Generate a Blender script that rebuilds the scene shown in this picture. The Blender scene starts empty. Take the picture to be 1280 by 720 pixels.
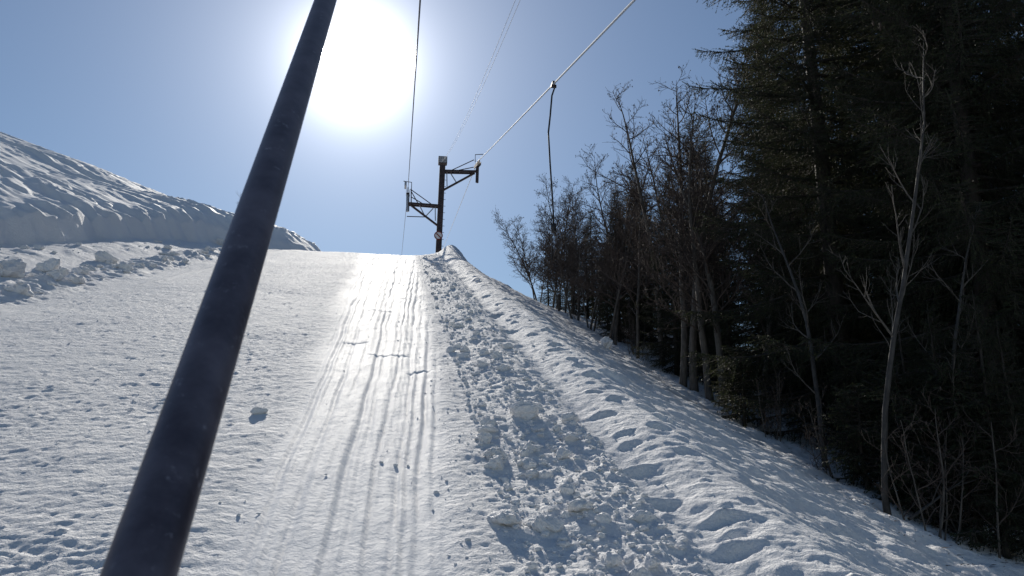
import bpy, math, random
import numpy as np
from mathutils import Vector, Matrix

R = math.radians
scene = bpy.context.scene
COL = scene.collection
PI = math.pi

# ------------------------------------------------------------------ noise
_rs = np.random.RandomState(7)
_perm = _rs.permutation(4096).astype(np.int64)
_ang = _rs.rand(4096) * 2 * PI
_gx, _gy = np.cos(_ang), np.sin(_ang)

def pn(x, y, seed=0):
    """2-D gradient noise, about -0.7..0.7"""
    x = np.asarray(x, float); y = np.asarray(y, float)
    xi = np.floor(x).astype(np.int64); yi = np.floor(y).astype(np.int64)
    xf, yf = x - xi, y - yi
    u = xf * xf * xf * (xf * (xf * 6 - 15) + 10)
    v = yf * yf * yf * (yf * (yf * 6 - 15) + 10)
    def g(ix, iy, dx, dy):
        h = _perm[(_perm[(ix + seed * 131) & 4095] + iy) & 4095]
        return _gx[h] * dx + _gy[h] * dy
    a = g(xi, yi, xf, yf); b = g(xi + 1, yi, xf - 1, yf)
    c = g(xi, yi + 1, xf, yf - 1); d = g(xi + 1, yi + 1, xf - 1, yf - 1)
    return (a + u * (b - a)) + v * ((c + u * (d - c)) - (a + u * (b - a)))

def fbm(x, y, seed, oct=3, gain=.5):
    s, a, f = 0, 1, 1
    for k in range(oct):
        s = s + a * pn(x * f, y * f, seed + k * 17); a *= gain; f *= 2.03
    return s

def sst(a, b, x):
    t = np.clip((x - a) / (b - a), 0, 1)
    return t * t * (3 - 2 * t)

# ------------------------------------------------------------------ terrain
CAM_H = 1.6
_ty = np.arange(-120, 500, .1)
_slope = .345 - .235 * sst(27.5, 39, _ty) - .10 * sst(45, 90, _ty)
_slope = np.where(_ty < -30, .345 - .3 * sst(-30, -80, _ty), _slope)
_g = np.cumsum(_slope) * .1
_g -= np.interp(0, _ty, _g)

_hq = np.cumsum(.095 * sst(16, 22, _ty) * sst(60, 42, _ty)) * .1

def g(y):
    return np.interp(y, _ty, _g)

def hill_base(y):
    return np.interp(y, [-50, 5, 16, 20, 24, 27, 30, 33, 38, 60], [-9.5, -8.6, -7.7, -7.5, -7.0, -6.3, -4.9, -3.9, -3.2, -3])

_pd = np.array([0, .12, .45, .8, 1.5, 2.5, 5.5, 8.6, 11.6, 20, 40, 90, 500])
_pe = np.array([0, .04, .66, .84, 1.15, 1.8, 3.3, 4.45, 5.4, 7.6, 10, 13, 15])

def right_drop(x):
    return np.interp(x, [1.9, 2.15, 2.6, 4, 5.3, 5.8, 6.2, 7, 8, 10, 14, 30, 500],
                     [0, .09, .42, 1.09, 1.74, 1.94, 2.06, 2.3, 2.52, 2.9, 3.5, 5, 12])

def base_h(x, y):
    x = np.asarray(x, float); y = np.asarray(y, float)
    z = g(y)
    xb = hill_base(y) + .28 * pn(y * .55, y * 0 + .3, 3) + .12 * pn(y * 1.7, y * 0 + 5, 4)
    d = xb - x
    wallf = 1 - .55 * sst(27, 32, y)
    e = np.interp(np.maximum(d, 0), _pd, _pe)
    e = np.where(d < 1.2, e * (wallf + (1 - wallf) * sst(.3, 1.5, d)), e)
    e = e - np.interp(y, _ty, _hq) * sst(.9, 4.2, d)
    path = .52 * sst(-5.2, -7.6, x) * sst(33, 26, y)
    z = z + e + path
    z = z - right_drop(x)
    return z

def track_c(y): return -.28 + .010 * y
def track_w(y): return .36 + .040 * np.maximum(y, 0)

def detail_h(x, y):
    xb = hill_base(y)
    near = np.ones_like(x)
    d_h = xb - x
    m_hill = sst(.2, 1.2, d_h)
    t = (x - track_c(y)) / track_w(y)
    wob = .10 * pn(y * .35, x * 0 + 2.2, 11) + .05 * pn(y * 1.1, x * 0 + 1.2, 12)
    m_tr = sst(1.25, .70, np.abs(t + .25 * wob + .18 * pn(x * 3, y * .5, 13)))
    edge1 = .36 + .16 * pn(y * 1.3, x * 0, 14) + .08 * pn(y * 5, x * 2, 15)
    edge2 = 1.40 + .16 * pn(y * .9, x * 0 + 3, 16) + .08 * pn(y * 4, x * 2, 18)
    m_deb = sst(edge1 - .16, edge1 + .22, x) * sst(edge2 + .06, edge2 - .08, x)
    m_tr = m_tr * (1 - m_deb) * sst(.55, .35, x)
    m_bank = sst(edge2 - .04, edge2 + .12, x) * sst(2.5, 2.1, x)
    m_side = sst(1.95, 2.3, x)
    m_forest = sst(5.6, 7, x)
    m_piste = (1 - m_tr) * (1 - m_deb) * (1 - m_bank) * (1 - m_side) * (1 - m_hill)
    # left clod row between the piste and the path
    lc = (-5.85 + .018 * (y - 12) ** 1) + .22 * pn(y * .4, x * 0 + 8, 21)
    m_clod = np.exp(-((x - lc) / .42) ** 2) * sst(7, 9, y) * sst(29, 25, y)

    z = np.zeros_like(x)
    # broad unevenness
    z += .05 * fbm(x * .35, y * .25, 31, 2) * (1 - m_hill)
    # piste: granular, softly wind-packed, cross ripples
    big = .011 * fbm(x * 2.1, y * 2.6, 41, 2)
    mid = .0068 * fbm(x * 8.5, y * 10.5, 43, 3, .72)
    ridg = .006 * np.maximum(0, pn(x * 5.2, y * 11, 47)) ** .7
    z += m_piste * (big + mid + ridg)
    fine_ = .0118 * fbm(x * 15, y * 21, 49, 2, .6) * (.6 + .8 * np.abs(pn(x * .8, y * .9, 50)))
    fine_ = fine_ * (.45 + .9 * sst(-.35, .3, pn(x * .45, y * .35, 106)))
    z += m_piste * fine_
    lump = np.maximum(0, pn(x * 15, y * 15, 48) - .40) * .07
    z += m_piste * lump
    z += .022 * np.exp(-((x - lc - 1.0 - .1 * pn(y * .5, x * 0, 22)) / .07) ** 2) * sst(6, 8, y) * sst(28, 24, y)
    # ski tracks
    s = t * .62 + wob * .4
    mod = .6 + .8 * pn(s * 5, y * .22, 51)
    nearer = 1 + .5 * sst(11, 5, y); gr = .017 * nearer * pn(s * 9, y * .05, 52) * mod + .016 * nearer * pn(s * 21, y * .07, 53) * (.5 + 1.2 * np.abs(pn(s * 3, y * .5, 58))) + .007 * pn(s * 43, y * .12, 54) + .004 * pn(s * 80, y * .2, 109)
    deep = np.zeros_like(x)
    for (c, w, dep, sl) in ((-.48, .030, .026, .01), (-.30, .02, .02, -.008), (-.08, .025, .022, .006), (.12, .018, .02, .012),
                            (.27, .022, .022, -.004), (.40, .02, .018, .01), (-.40, .016, .016, .0), (-.20, .012, .014, .004), (-.56, .014, .016, .012), (.02, .012, .013, -.01), (.19, .011, .014, .006), (.33, .012, .014, .0), (.50, .014, .015, .006)):
        cc = c + sl * y * .2 + .03 * pn(y * .3, x * 0 + c * 9, 55)
        deep -= dep * np.exp(-((s - cc) / (w * .62)) ** 2)
    crack = np.zeros_like(x)
    for (cx, cy, hl, sl, dp) in ((-.55, 9.6, .22, .1, .022), (-.12, 8.8, .30, -.08, .024), (.2, 7.9, .16, .9, .024), (-.35, 12.5, .3, .05, .022), (.15, 14.5, .3, -.1, .024),
                                 (-.3, 17.5, .4, .06, .024)):
        yy = y - cy - sl * (x - cx) - .03 * pn(x * 8, y * 0 + cy, 60)
        crack -= .7 * dp * np.exp(-(yy / (.014 + .0016 * cy)) ** 2) * sst(hl, hl * .5, np.abs(x - cx))
    z += m_tr * (gr + deep * (.55 + 1.9 * np.abs(pn(s * 2, y * .55, 56))) + .006 * pn(s * 14, y * 2.5, 59) + crack - .02 + .0045 * fbm(x * 15, y * 4, 57, 3, .65))
    # debris: billowed clumps
    b1 = 1 - np.abs(pn(x * 4.6, y * 4.2, 61)) * 2.6
    b2 = 1 - np.abs(pn(x * 10 + .3 * b1, y * 9, 62)) * 2.4
    b3 = 1 - np.abs(pn(x * 21, y * 20, 63)) * 2.4
    amp = .35 + .65 * sst(.55, 1.05, x + .25 * pn(y * .7, x * 0, 65)); lumps = amp * (.018 * np.maximum(b1, -.2) + .014 * b2 + .03) + .006 * b3 + .011 * fbm(x * 13, y * 13, 66, 3, .7) + .05 * pn(x * 1.4, y * 1.1, 64)
    z += m_deb * (lumps - .02)
    # packed side bank with footsteps
    bank = .10 * sst(1.35, 1.75, x) * sst(2.7, 2.0, x)
    z += bank * (1 + .5 * pn(y * .8, x * 0 + 1, 71))
    z += (m_bank + .0) * (.016 * fbm(x * 6, y * 8, 72, 4, .62) + .022 * pn(x * 1.8, y * 2.0, 73))
    # footstep scallops along the ridge
    k = np.round((y) / .17)
    xw = x + .035 * pn(x * 7, y * 7, 74) + .015 * pn(x * 17, y * 17, 75); yw = y + .035 * pn(x * 7 + 5, y * 7, 76) + .015 * pn(x * 17, y * 17, 79)
    for dk in (-2, -1, 0, 1, 2):
        kk = k + dk
        h1 = np.abs(np.sin(kk * 127.1 + 3.1) * 4375.85) % 1
        h2 = np.abs(np.sin(kk * 311.7 + 1.7) * 2137.35) % 1
        h3 = np.abs(np.sin(kk * 74.7 + 5.3) * 9137.11) % 1
        yc = kk * .17 + (h1 - .5) * .20
        xc = 1.80 + (h2 - .5) * .74
        rx, ry = .035 + .055 * h3, .022 + .026 * h1
        q = ((xw - xc + .3 * (yw - yc)) / rx) ** 2 + ((yw - yc) / ry) ** 2
        dent = np.exp(-q ** 2.2)
        rim = np.exp(-(((xw - xc + .3 * (yw - yc)) / (rx * 1.1)) ** 2 + ((yw - yc - ry * 1.5) / (ry * .9)) ** 2))
        z += (-.046 * dent + .032 * rim) * (.25 + 1.1 * h1 * h3 + .3 * h3) * sst(30, 20, y)
    # side slope: wind lips and dents
    a, b = x * .80 + y * .60, -x * .60 + y * .80
    sd = .010 * fbm(x * 13, y * 17, 107, 2, .6) + .065 * fbm(a * .8, b * 1.7, 81, 2) + .050 * fbm(a * 1.8, b * 3.6, 83, 2) + .022 * fbm(x * 5, y * 8, 85, 3, .6)
    hol = -.05 * np.maximum(0, pn(x * .9, y * .7, 86) - .12)
    z += m_side * (1 - .2 * m_forest) * (sd * 1.15 + hol)
    # hill: ridged, streaked across
    a, b = x * .95 + y * .30, -x * .30 + y * .95
    w = .35 * pn(a * .3, b * .5, 90)
    def saw(ph):
        f = ph - np.floor(ph)
        return np.where(f < .22, sst(0, .22, f), 1 - (f - .22) / .78)
    w1 = 1.5 * pn(a * .16, b * .28, 90) + .8 * pn(a * .55, b * .8, 91) + .42 * pn(a * 1.5, b * 2.2, 88) + .16 * pn(a * 4, b * 5, 89)
    hd = .13 * saw(b * .62 + w1) * sst(-.25, .35, pn(a * .2, b * .33, 95))
    hd = hd + .075 * saw(b * 1.35 + w1 * 1.7 + .5) * sst(-.2, .3, pn(a * .35, b * .5, 94)) + .04 * saw(b * 2.9 + w1 * 2.6) * sst(-.1, .3, pn(a * .6, b * .8, 87))
    hd = hd + .013 * fbm(a * 4, b * 7, 108, 2, .6) + .024 * fbm(a * 1.5, b * 4.0, 93, 3, .6) - .10 * np.maximum(0, pn(a * .45, b * .9, 96) - .1)
    z += m_hill * hd * 1.0 * sst(60, 40, y)
    # wall face: fingers
    m_w = np.exp(-((d_h - .55) / .45) ** 2)
    z += m_w * (.22 * pn(y * 1.5 + x * .4, x * .8, 96) + .15 * pn(y * 3.2 + x * .8, x * 1.4, 97) + .05 * fbm(y * 6 + x, x * 4, 105, 2)) * sst(34, 28, y)
    m_toe = np.exp(-((d_h + .5) / .5) ** 2)
    z += m_toe * (.03 + .12 * np.maximum(0, pn(y * 1.3, x * 1.6, 98)) + .02 * pn(y * 5, x * 4, 99)) * sst(34, 28, y)
    # clod row
    z += m_clod * (.08 + .30 * np.maximum(0, pn(x * 1.5, y * 1.2, 101)) + .10 * (1 - 2.2 * np.abs(pn(x * 3.5, y * 3.5, 102))) + .05 * pn(x * 8, y * 8, 103)) * (.6 + .9 * pn(y * .35, x * 0 + 4, 104))
    # mound the crest bank next to the mast
    z += .42 * np.exp(-((x - 1.95) / .55) ** 2) * np.exp(-((y - 31.5) / 2.2) ** 2)
    fade = sst(-6, -2, y) * sst(75, 50, y)
    return z * fade, np.maximum(m_tr * .8, m_hill * sst(.3, 1.0, d_h)) * fade

def ground(x, y):
    z, _ = detail_h(np.array([float(x)]), np.array([float(y)]))
    return float(base_h(np.array([float(x)]), np.array([float(y)]))[0] + z[0])

# ------------------------------------------------------------------ picture helper (where a sight line of the photo meets a given depth)
YAW, PITCH, FPX = R(8), R(14), 1000.0
def sight(px, py):
    a, b = (px - 640) / FPX, (360 - py) / FPX
    f = Vector((math.sin(YAW) * math.cos(PITCH), math.cos(YAW) * math.cos(PITCH), math.sin(PITCH)))
    r = Vector((math.cos(YAW), -math.sin(YAW), 0))
    return f + a * r + b * r.cross(f)
def at(px, py, Y):
    d = sight(px, py)
    return Vector((0, 0, CAM_H)) + d * (Y / d.y)

# ------------------------------------------------------------------ materials
def new_mat(name):
    m = bpy.data.materials.new(name); m.use_nodes = True
    nt = m.node_tree; p = nt.nodes['Principled BSDF']
    return m, nt, p

def nd(nt, t, **kw):
    n = nt.nodes.new(t)
    for k, v in kw.items():
        if k in n.inputs: n.inputs[k].default_value = v
        else: setattr(n, k, v)
    return n

def ramp_mix(nt, fac, c0, c1, lo=.35, hi=.65):
    r = nt.nodes.new('ShaderNodeValToRGB')
    r.color_ramp.elements[0].position = lo; r.color_ramp.elements[1].position = hi
    r.color_ramp.elements[0].color = (*c0, 1); r.color_ramp.elements[1].color = (*c1, 1)
    nt.links.new(fac, r.inputs[0]); return r.outputs[0]

def snow_mat(name='snow', rough=.8, attr=True):
    m, nt, p = new_mat(name)
    L = nt.links.new
    tc = nt.nodes.new('ShaderNodeTexCoord')
    big = nd(nt, 'ShaderNodeTexNoise', Scale=.9, Detail=4)
    L(tc.outputs['Object'], big.inputs['Vector'])
    c = ramp_mix(nt, big.outputs['Fac'], (.83, .83, .84), (.90, .895, .89))
    L(c, p.inputs['Base Color'])
    n1 = nd(nt, 'ShaderNodeTexNoise', Scale=21, Detail=5, Roughness=.66)
    n2 = nd(nt, 'ShaderNodeTexNoise', Scale=120, Detail=3, Roughness=.6)
    L(tc.outputs['Object'], n1.inputs['Vector']); L(tc.outputs['Object'], n2.inputs['Vector'])
    b1 = nd(nt, 'ShaderNodeBump', Strength=.85, Distance=.032)
    b2 = nd(nt, 'ShaderNodeBump', Strength=.5, Distance=.004)
    L(n1.outputs['Fac'], b1.inputs['Height']); L(n2.outputs['Fac'], b2.inputs['Height'])
    L(b1.outputs['Normal'], b2.inputs['Normal']); L(b2.outputs['Normal'], p.inputs['Normal'])
    if attr:
        at_ = nt.nodes.new('ShaderNodeAttribute'); at_.attribute_name = 'packed'
        rr = nd(nt, 'ShaderNodeMapRange'); rr.inputs['To Min'].default_value = rough; rr.inputs['To Max'].default_value = .68
        L(at_.outputs['Fac'], rr.inputs['Value']); L(rr.outputs['Result'], p.inputs['Roughness'])
        s_ = nd(nt, 'ShaderNodeMapRange'); s_.inputs['To Min'].default_value = .95; s_.inputs['To Max'].default_value = .15
        pw = nt.nodes.new('ShaderNodeMath'); pw.operation = 'POWER'; L(at_.outputs['Fac'], pw.inputs[0]); pw.inputs[1].default_value = 10
        q_ = nd(nt, 'ShaderNodeMapRange'); q_.inputs['To Min'].default_value = .12; q_.inputs['To Max'].default_value = .55
        L(pw.outputs[0], q_.inputs['Value']); L(q_.outputs['Result'], p.inputs['Specular IOR Level'])
        L(at_.outputs['Fac'], s_.inputs['Value']); L(s_.outputs['Result'], b1.inputs['Strength'])
    else:
        p.inputs['Roughness'].default_value = rough
    p.inputs['IOR'].default_value = 1.31; p.inputs['Specular IOR Level'].default_value = .35
    return m

def bark_mat(name, c0, c1, scale=18, rough=.85, stretch=.25):
    m, nt, p = new_mat(name)
    L = nt.links.new
    tc = nt.nodes.new('ShaderNodeTexCoord')
    mp = nd(nt, 'ShaderNodeMapping'); mp.inputs['Scale'].default_value = (1, 1, stretch)
    L(tc.outputs['Object'], mp.inputs['Vector'])
    n = nd(nt, 'ShaderNodeTexNoise', Scale=scale, Detail=5, Roughness=.6)
    L(mp.outputs['Vector'], n.inputs['Vector'])
    L(ramp_mix(nt, n.outputs['Fac'], c0, c1), p.inputs['Base Color'])
    b = nd(nt, 'ShaderNodeBump', Strength=.5, Distance=.01)
    L(n.outputs['Fac'], b.inputs['Height']); L(b.outputs['Normal'], p.inputs['Normal'])
    p.inputs['Roughness'].default_value = rough
    return m

def metal_mat(name, c0, c1, metallic=.6, rough=.5, scale=9):
    m, nt, p = new_mat(name)
    L = nt.links.new
    tc = nt.nodes.new('ShaderNodeTexCoord')
    n = nd(nt, 'ShaderNodeTexNoise', Scale=scale, Detail=6, Roughness=.65)
    L(tc.outputs['Object'], n.inputs['Vector'])
    L(ramp_mix(nt, n.outputs['Fac'], c0, c1), p.inputs['Base Color'])
    p.inputs['Metallic'].default_value = metallic
    rr = nd(nt, 'ShaderNodeMapRange'); rr.inputs['To Min'].default_value = rough - .12; rr.inputs['To Max'].default_value = rough + .15
    L(n.outputs['Fac'], rr.inputs['Value']); L(rr.outputs['Result'], p.inputs['Roughness'])
    b = nd(nt, 'ShaderNodeBump', Strength=.15, Distance=.002)
    L(n.outputs['Fac'], b.inputs['Height']); L(b.outputs['Normal'], p.inputs['Normal'])
    return m

M = {}
M['snow'] = snow_mat()
M['clod'] = snow_mat('loose_snow', .75, False)
M['spruce_bark'] = bark_mat('spruce_bark', (.022, .018, .015), (.055, .045, .037))
M['grey_bark'] = bark_mat('grey_bark', (.05, .042, .036), (.13, .115, .10))
M['pale_bark'] = bark_mat('pale_bark', (.022, .02, .019), (.062, .058, .055), 9, .7, .8)
M['twig'] = bark_mat('twig_bark', (.045, .032, .027), (.10, .075, .062))
M['cone'] = bark_mat('cone_scales', (.03, .02, .014), (.06, .04, .025), 60)
def needle_mat(name, c0, c1):
    m, nt, p = new_mat(name)
    tc = nt.nodes.new('ShaderNodeTexCoord')
    n = nd(nt, 'ShaderNodeTexNoise', Scale=1.6, Detail=4)
    nt.links.new(tc.outputs['Object'], n.inputs['Vector'])
    nt.links.new(ramp_mix(nt, n.outputs['Fac'], c0, c1), p.inputs['Base Color'])
    p.inputs['Roughness'].default_value = .6
    p.inputs['Specular IOR Level'].default_value = .14
    tr = nt.nodes.new('ShaderNodeBsdfTranslucent'); tr.inputs['Color'].default_value = (.045, .05, .022, 1)
    mx = nt.nodes.new('ShaderNodeMixShader'); mx.inputs[0].default_value = .3
    nt.links.new(p.outputs[0], mx.inputs[1]); nt.links.new(tr.outputs[0], mx.inputs[2])
    nt.links.new(mx.outputs[0], nt.nodes['Material Output'].inputs['Surface'])
    return m
M['needles'] = needle_mat('spruce_needles', (.020, .028, .018), (.050, .062, .036))
M['pole'] = metal_mat('weathered_pole', (.07, .06, .076), (.16, .142, .168), .35, .45, 17)
def scuffs(m):
    nt = m.node_tree; p = nt.nodes['Principled BSDF']; L = nt.links.new
    base = p.inputs['Base Color'].links[0].from_socket
    tc = nt.nodes.new('ShaderNodeTexCoord')
    n = nd(nt, 'ShaderNodeTexNoise', Scale=75, Detail=6, Roughness=.75); L(tc.outputs['Object'], n.inputs['Vector'])
    r_ = nt.nodes.new('ShaderNodeValToRGB'); r_.color_ramp.elements[0].position = .60; r_.color_ramp.elements[1].position = .70
    L(n.outputs['Fac'], r_.inputs[0])
    mx = nt.nodes.new('ShaderNodeMix'); mx.data_type = 'RGBA'; L(r_.outputs[0], mx.inputs[0]); L(base, mx.inputs[6]); mx.inputs[7].default_value = (.30, .28, .31, 1)
    L(mx.outputs[2], p.inputs['Base Color'])
scuffs(M['pole'])
M['steel'] = metal_mat('dark_steel', (.035, .026, .028), (.085, .06, .06), .4, .6, 6)
M['galv'] = metal_mat('galvanised_steel', (.25, .25, .27), (.45, .45, .47), .85, .42, 14)
m_, nt_, p_ = new_mat('steel_rope'); p_.inputs['Base Color'].default_value = (.55, .56, .58, 1); p_.inputs['Roughness'].default_value = .7
M['rope'] = m_
M['rope_dark'] = metal_mat('oiled_rope', (.06, .055, .06), (.13, .12, .13), .5, .5, 80)
M['rubber'] = metal_mat('black_rubber', (.012, .012, .014), (.03, .03, .032), 0, .7, 30)
M['plate'] = metal_mat('grey_plate', (.33, .34, .37), (.45, .46, .49), 0, .6, 5)
M['white'] = metal_mat('sign_white', (.62, .60, .60), (.78, .76, .75), 0, .5, 5)
M['red'] = metal_mat('sign_red', (.16, .03, .03), (.25, .05, .045), 0, .5, 5)

# ------------------------------------------------------------------ mesh helpers
def mesh_obj(name, V, F, mats, parent=None, smooth=False, mat_idx=None):
    V = np.asarray(V, np.float32).reshape(-1, 3)
    me = bpy.data.meshes.new(name)
    if isinstance(F, np.ndarray):
        n = F.shape[1]; nf = F.shape[0]
        me.vertices.add(len(V)); me.vertices.foreach_set('co', V.ravel())
        me.loops.add(nf * n); me.loops.foreach_set('vertex_index', F.astype(np.int32).ravel())
        me.polygons.add(nf); me.polygons.foreach_set('loop_start', np.arange(nf, dtype=np.int32) * n)
        try: me.polygons.foreach_set('loop_total', np.full(nf, n, np.int32))
        except Exception: pass
    else:
        me.from_pydata([tuple(map(float, v)) for v in V], [], F)
    me.update(calc_edges=True)
    for m in (mats if isinstance(mats, (list, tuple)) else [mats]): me.materials.append(m)
    if mat_idx is not None: me.polygons.foreach_set('material_index', np.asarray(mat_idx, np.int32))
    if smooth: me.polygons.foreach_set('use_smooth', np.ones(len(me.polygons), bool))
    me.update()
    o = bpy.data.objects.new(name, me); COL.objects.link(o)
    if parent is not None: o.parent = parent
    return o

def tag(o, label=None, cat=None, group=None, kind=None):
    if label: o['label'] = label
    if cat: o['category'] = cat
    if group: o['group'] = group
    if kind: o['kind'] = kind
    return o

def empty(name, loc, label, cat, group=None, rz=0, scale=1):
    o = bpy.data.objects.new(name, None); COL.objects.link(o)
    o.location = loc; o.rotation_euler = (0, 0, rz); o.scale = (scale,) * 3
    o.empty_display_size = .2
    return tag(o, label, cat, group)

class MB:
    """collects tubes, bars, boxes into one mesh"""
    def __init__(s): s.V = []; s.F = []
    def tube(s, pts, rad, sides=8, caps=True):
        pts = [Vector(p) for p in pts]; n = len(pts)
        rad = rad if isinstance(rad, (list, tuple)) else [rad] * n
        b0 = len(s.V); up = Vector((.13, .31, .94))
        for i, p in enumerate(pts):
            d = (pts[min(i + 1, n - 1)] - pts[max(i - 1, 0)]).normalized()
            a = d.cross(up)
            if a.length < .15: a = d.cross(Vector((1, 0, 0)))
            a.normalize(); b = d.cross(a)
            for k in range(sides):
                t = 2 * PI * k / sides
                s.V.append(p + (a * math.cos(t) + b * math.sin(t)) * rad[i])
        for i in range(n - 1):
            for k in range(sides):
                k2 = (k + 1) % sides; q = b0 + i * sides
                s.F.append((q + k, q + k2, q + sides + k2, q + sides + k))
        if caps:
            s.F.append(tuple(b0 + k for k in reversed(range(sides))))
            s.F.append(tuple(b0 + (n - 1) * sides + k for k in range(sides)))
        return s
    def box(s, c, size, rot=None):
        b0 = len(s.V); c = Vector(c)
        for dx in (-.5, .5):
            for dy in (-.5, .5):
                for dz in (-.5, .5):
                    v = Vector((dx * size[0], dy * size[1], dz * size[2]))
                    s.V.append(c + (rot @ v if rot else v))
        for f in ((0, 1, 3, 2), (4, 6, 7, 5), (0, 4, 5, 1), (2, 3, 7, 6), (0, 2, 6, 4), (1, 5, 7, 3)):
            s.F.append(tuple(b0 + k for k in f))
        return s
    def bar(s, p, q, w, h=None):
        p, q = Vector(p), Vector(q); d = q - p
        rot = d.to_track_quat('Y', 'Z').to_matrix()
        return s.box((p + q) / 2, (w, d.length, h or w), rot)
    def disc(s, c, r, w, axis='Y', sides=28, r_in=0):
        c = Vector(c); b0 = len(s.V)
        def P(rr, t, o):
            if axis == 'Y': return c + Vector((rr * math.cos(t), o, rr * math.sin(t)))
            return c + Vector((o, rr * math.cos(t), rr * math.sin(t)))
        if r_in:
            for k in range(sides):
                t = 2 * PI * k / sides
                for rr, o in ((r, -w / 2), (r, w / 2), (r_in, w / 2), (r_in, -w / 2)): s.V.append(P(rr, t, o))
            for k in range(sides):
                a, b = b0 + 4 * k, b0 + 4 * ((k + 1) % sides)
                for j in range(4): s.F.append((a + j, a + (j + 1) % 4, b + (j + 1) % 4, b + j))
        else:
            for o in (-w / 2, w / 2):
                for k in range(sides): s.V.append(P(r, 2 * PI * k / sides, o))
            for k in range(sides):
                k2 = (k + 1) % sides
                s.F.append((b0 + k, b0 + k2, b0 + sides + k2, b0 + sides + k))
            s.F.append(tuple(b0 + k for k in reversed(range(sides)))); s.F.append(tuple(b0 + sides + k for k in range(sides)))
        return s
    def build(s, name, mat, parent=None, smooth=False, bevel=0, origin=None):
        V = [v - Vector(origin) for v in s.V] if origin is not None else s.V
        o = mesh_obj(name, np.array([tuple(v) for v in V]), s.F, mat, parent, smooth)
        if origin is not None and parent is None: o.location = origin
        if bevel:
            md = o.modifiers.new('bevel', 'BEVEL'); md.width = bevel; md.segments = 2; md.limit_method = 'ANGLE'
        return o

# ------------------------------------------------------------------ the snow ground
def build_ground():
    ar = np.arange
    xs = np.concatenate([[-450, -250, -140, -90, -65, -50, -40, -34, -30, -27], ar(-24, -15, .10), ar(-15, -8.4, .055), ar(-8.4, -5, .026),
                         ar(-5, 2.6, .0165), ar(2.6, 6.5, .028), ar(6.5, 12, .09), ar(12, 24, .4), [24, 27, 31, 37, 45, 60, 85, 130, 250, 450]])
    ys = [2.4]
    while ys[-1] < 44: ys.append(ys[-1] + max(.0125, .0037 * ys[-1]))
    ys = np.concatenate([[-110, -70, -50, -35, -25, -18, -12, -9, -7], ar(-6, 2.4, .12), np.array(ys), ar(44.4, 56, .4), [57, 60, 65, 75, 90, 120, 170, 250, 350, 480]])
    X, Y = np.meshgrid(xs, ys)
    d, m = detail_h(X, Y)
    Z = base_h(X, Y) + d
    ny, nx = X.shape
    V = np.stack([X, Y, Z], -1).reshape(-1, 3)
    i = np.arange(ny - 1)[:, None] * nx + np.arange(nx - 1)[None]
    F = np.stack([i, i + 1, i + nx + 1, i + nx], -1).reshape(-1, 4)
    o = mesh_obj('snow_ground', V, F, M['snow'], smooth=True)
    a = o.data.attributes.new('packed', 'FLOAT', 'POINT'); a.data.foreach_set('value', m.astype(np.float32).ravel())
    return tag(o, 'groomed snow slope with ski tracks and a steep side bank', kind='structure')
build_ground()

# ------------------------------------------------------------------ loose snow
def ico(sub):
    t = (1 + 5 ** .5) / 2
    V = [Vector(v).normalized() for v in ((-1, t, 0), (1, t, 0), (-1, -t, 0), (1, -t, 0), (0, -1, t), (0, 1, t), (0, -1, -t), (0, 1, -t), (t, 0, -1), (t, 0, 1), (-t, 0, -1), (-t, 0, 1))]
    F = [(0, 11, 5), (0, 5, 1), (0, 1, 7), (0, 7, 10), (0, 10, 11), (1, 5, 9), (5, 11, 4), (11, 10, 2), (10, 7, 6), (7, 1, 8), (3, 9, 4), (3, 4, 2), (3, 2, 6), (3, 6, 8), (3, 8, 9), (4, 9, 5), (2, 4, 11), (6, 2, 10), (8, 6, 7), (9, 8, 1)]
    for _ in range(sub):
        c = {}; F2 = []
        def mid(a, b):
            k = (min(a, b), max(a, b))
            if k not in c: V.append(((V[a] + V[b]) / 2).normalized()); c[k] = len(V) - 1
            return c[k]
        for a, b, d in F:
            x, y, z = mid(a, b), mid(b, d), mid(d, a)
            F2 += [(a, x, z), (b, y, x), (d, z, y), (x, y, z)]
        F = F2
    return np.array([tuple(v) for v in V]), np.array(F)

def lump_shape(sub, seed, rough=.28, facets=5):
    V, F = ico(sub); rs = np.random.RandomState(seed)
    V = V.copy()
    for _ in range(facets):                                     # broken faces
        n = rs.randn(3); n /= np.linalg.norm(n); c = rs.uniform(.45, .85)
        k = V @ n - c
        V = V - np.outer(np.maximum(k, 0) * .85, n)
    r = pn(V[:, 0] * 1.7 + V[:, 2] * 1.1, V[:, 1] * 1.7 - V[:, 2] * .8, seed % 50) * rough
    r = r + pn(V[:, 0] * 9.5 + V[:, 2] * 6, V[:, 1] * 9.5 - V[:, 2] * 5, seed % 50 + 9) * rough * .3
    r = r + pn(V[:, 0] * 4.1 + V[:, 2] * 2.7, V[:, 1] * 4.1 - V[:, 2] * 2.1, seed % 50 + 5) * rough * .55
    return V * (1 + r)[:, None], F

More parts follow.
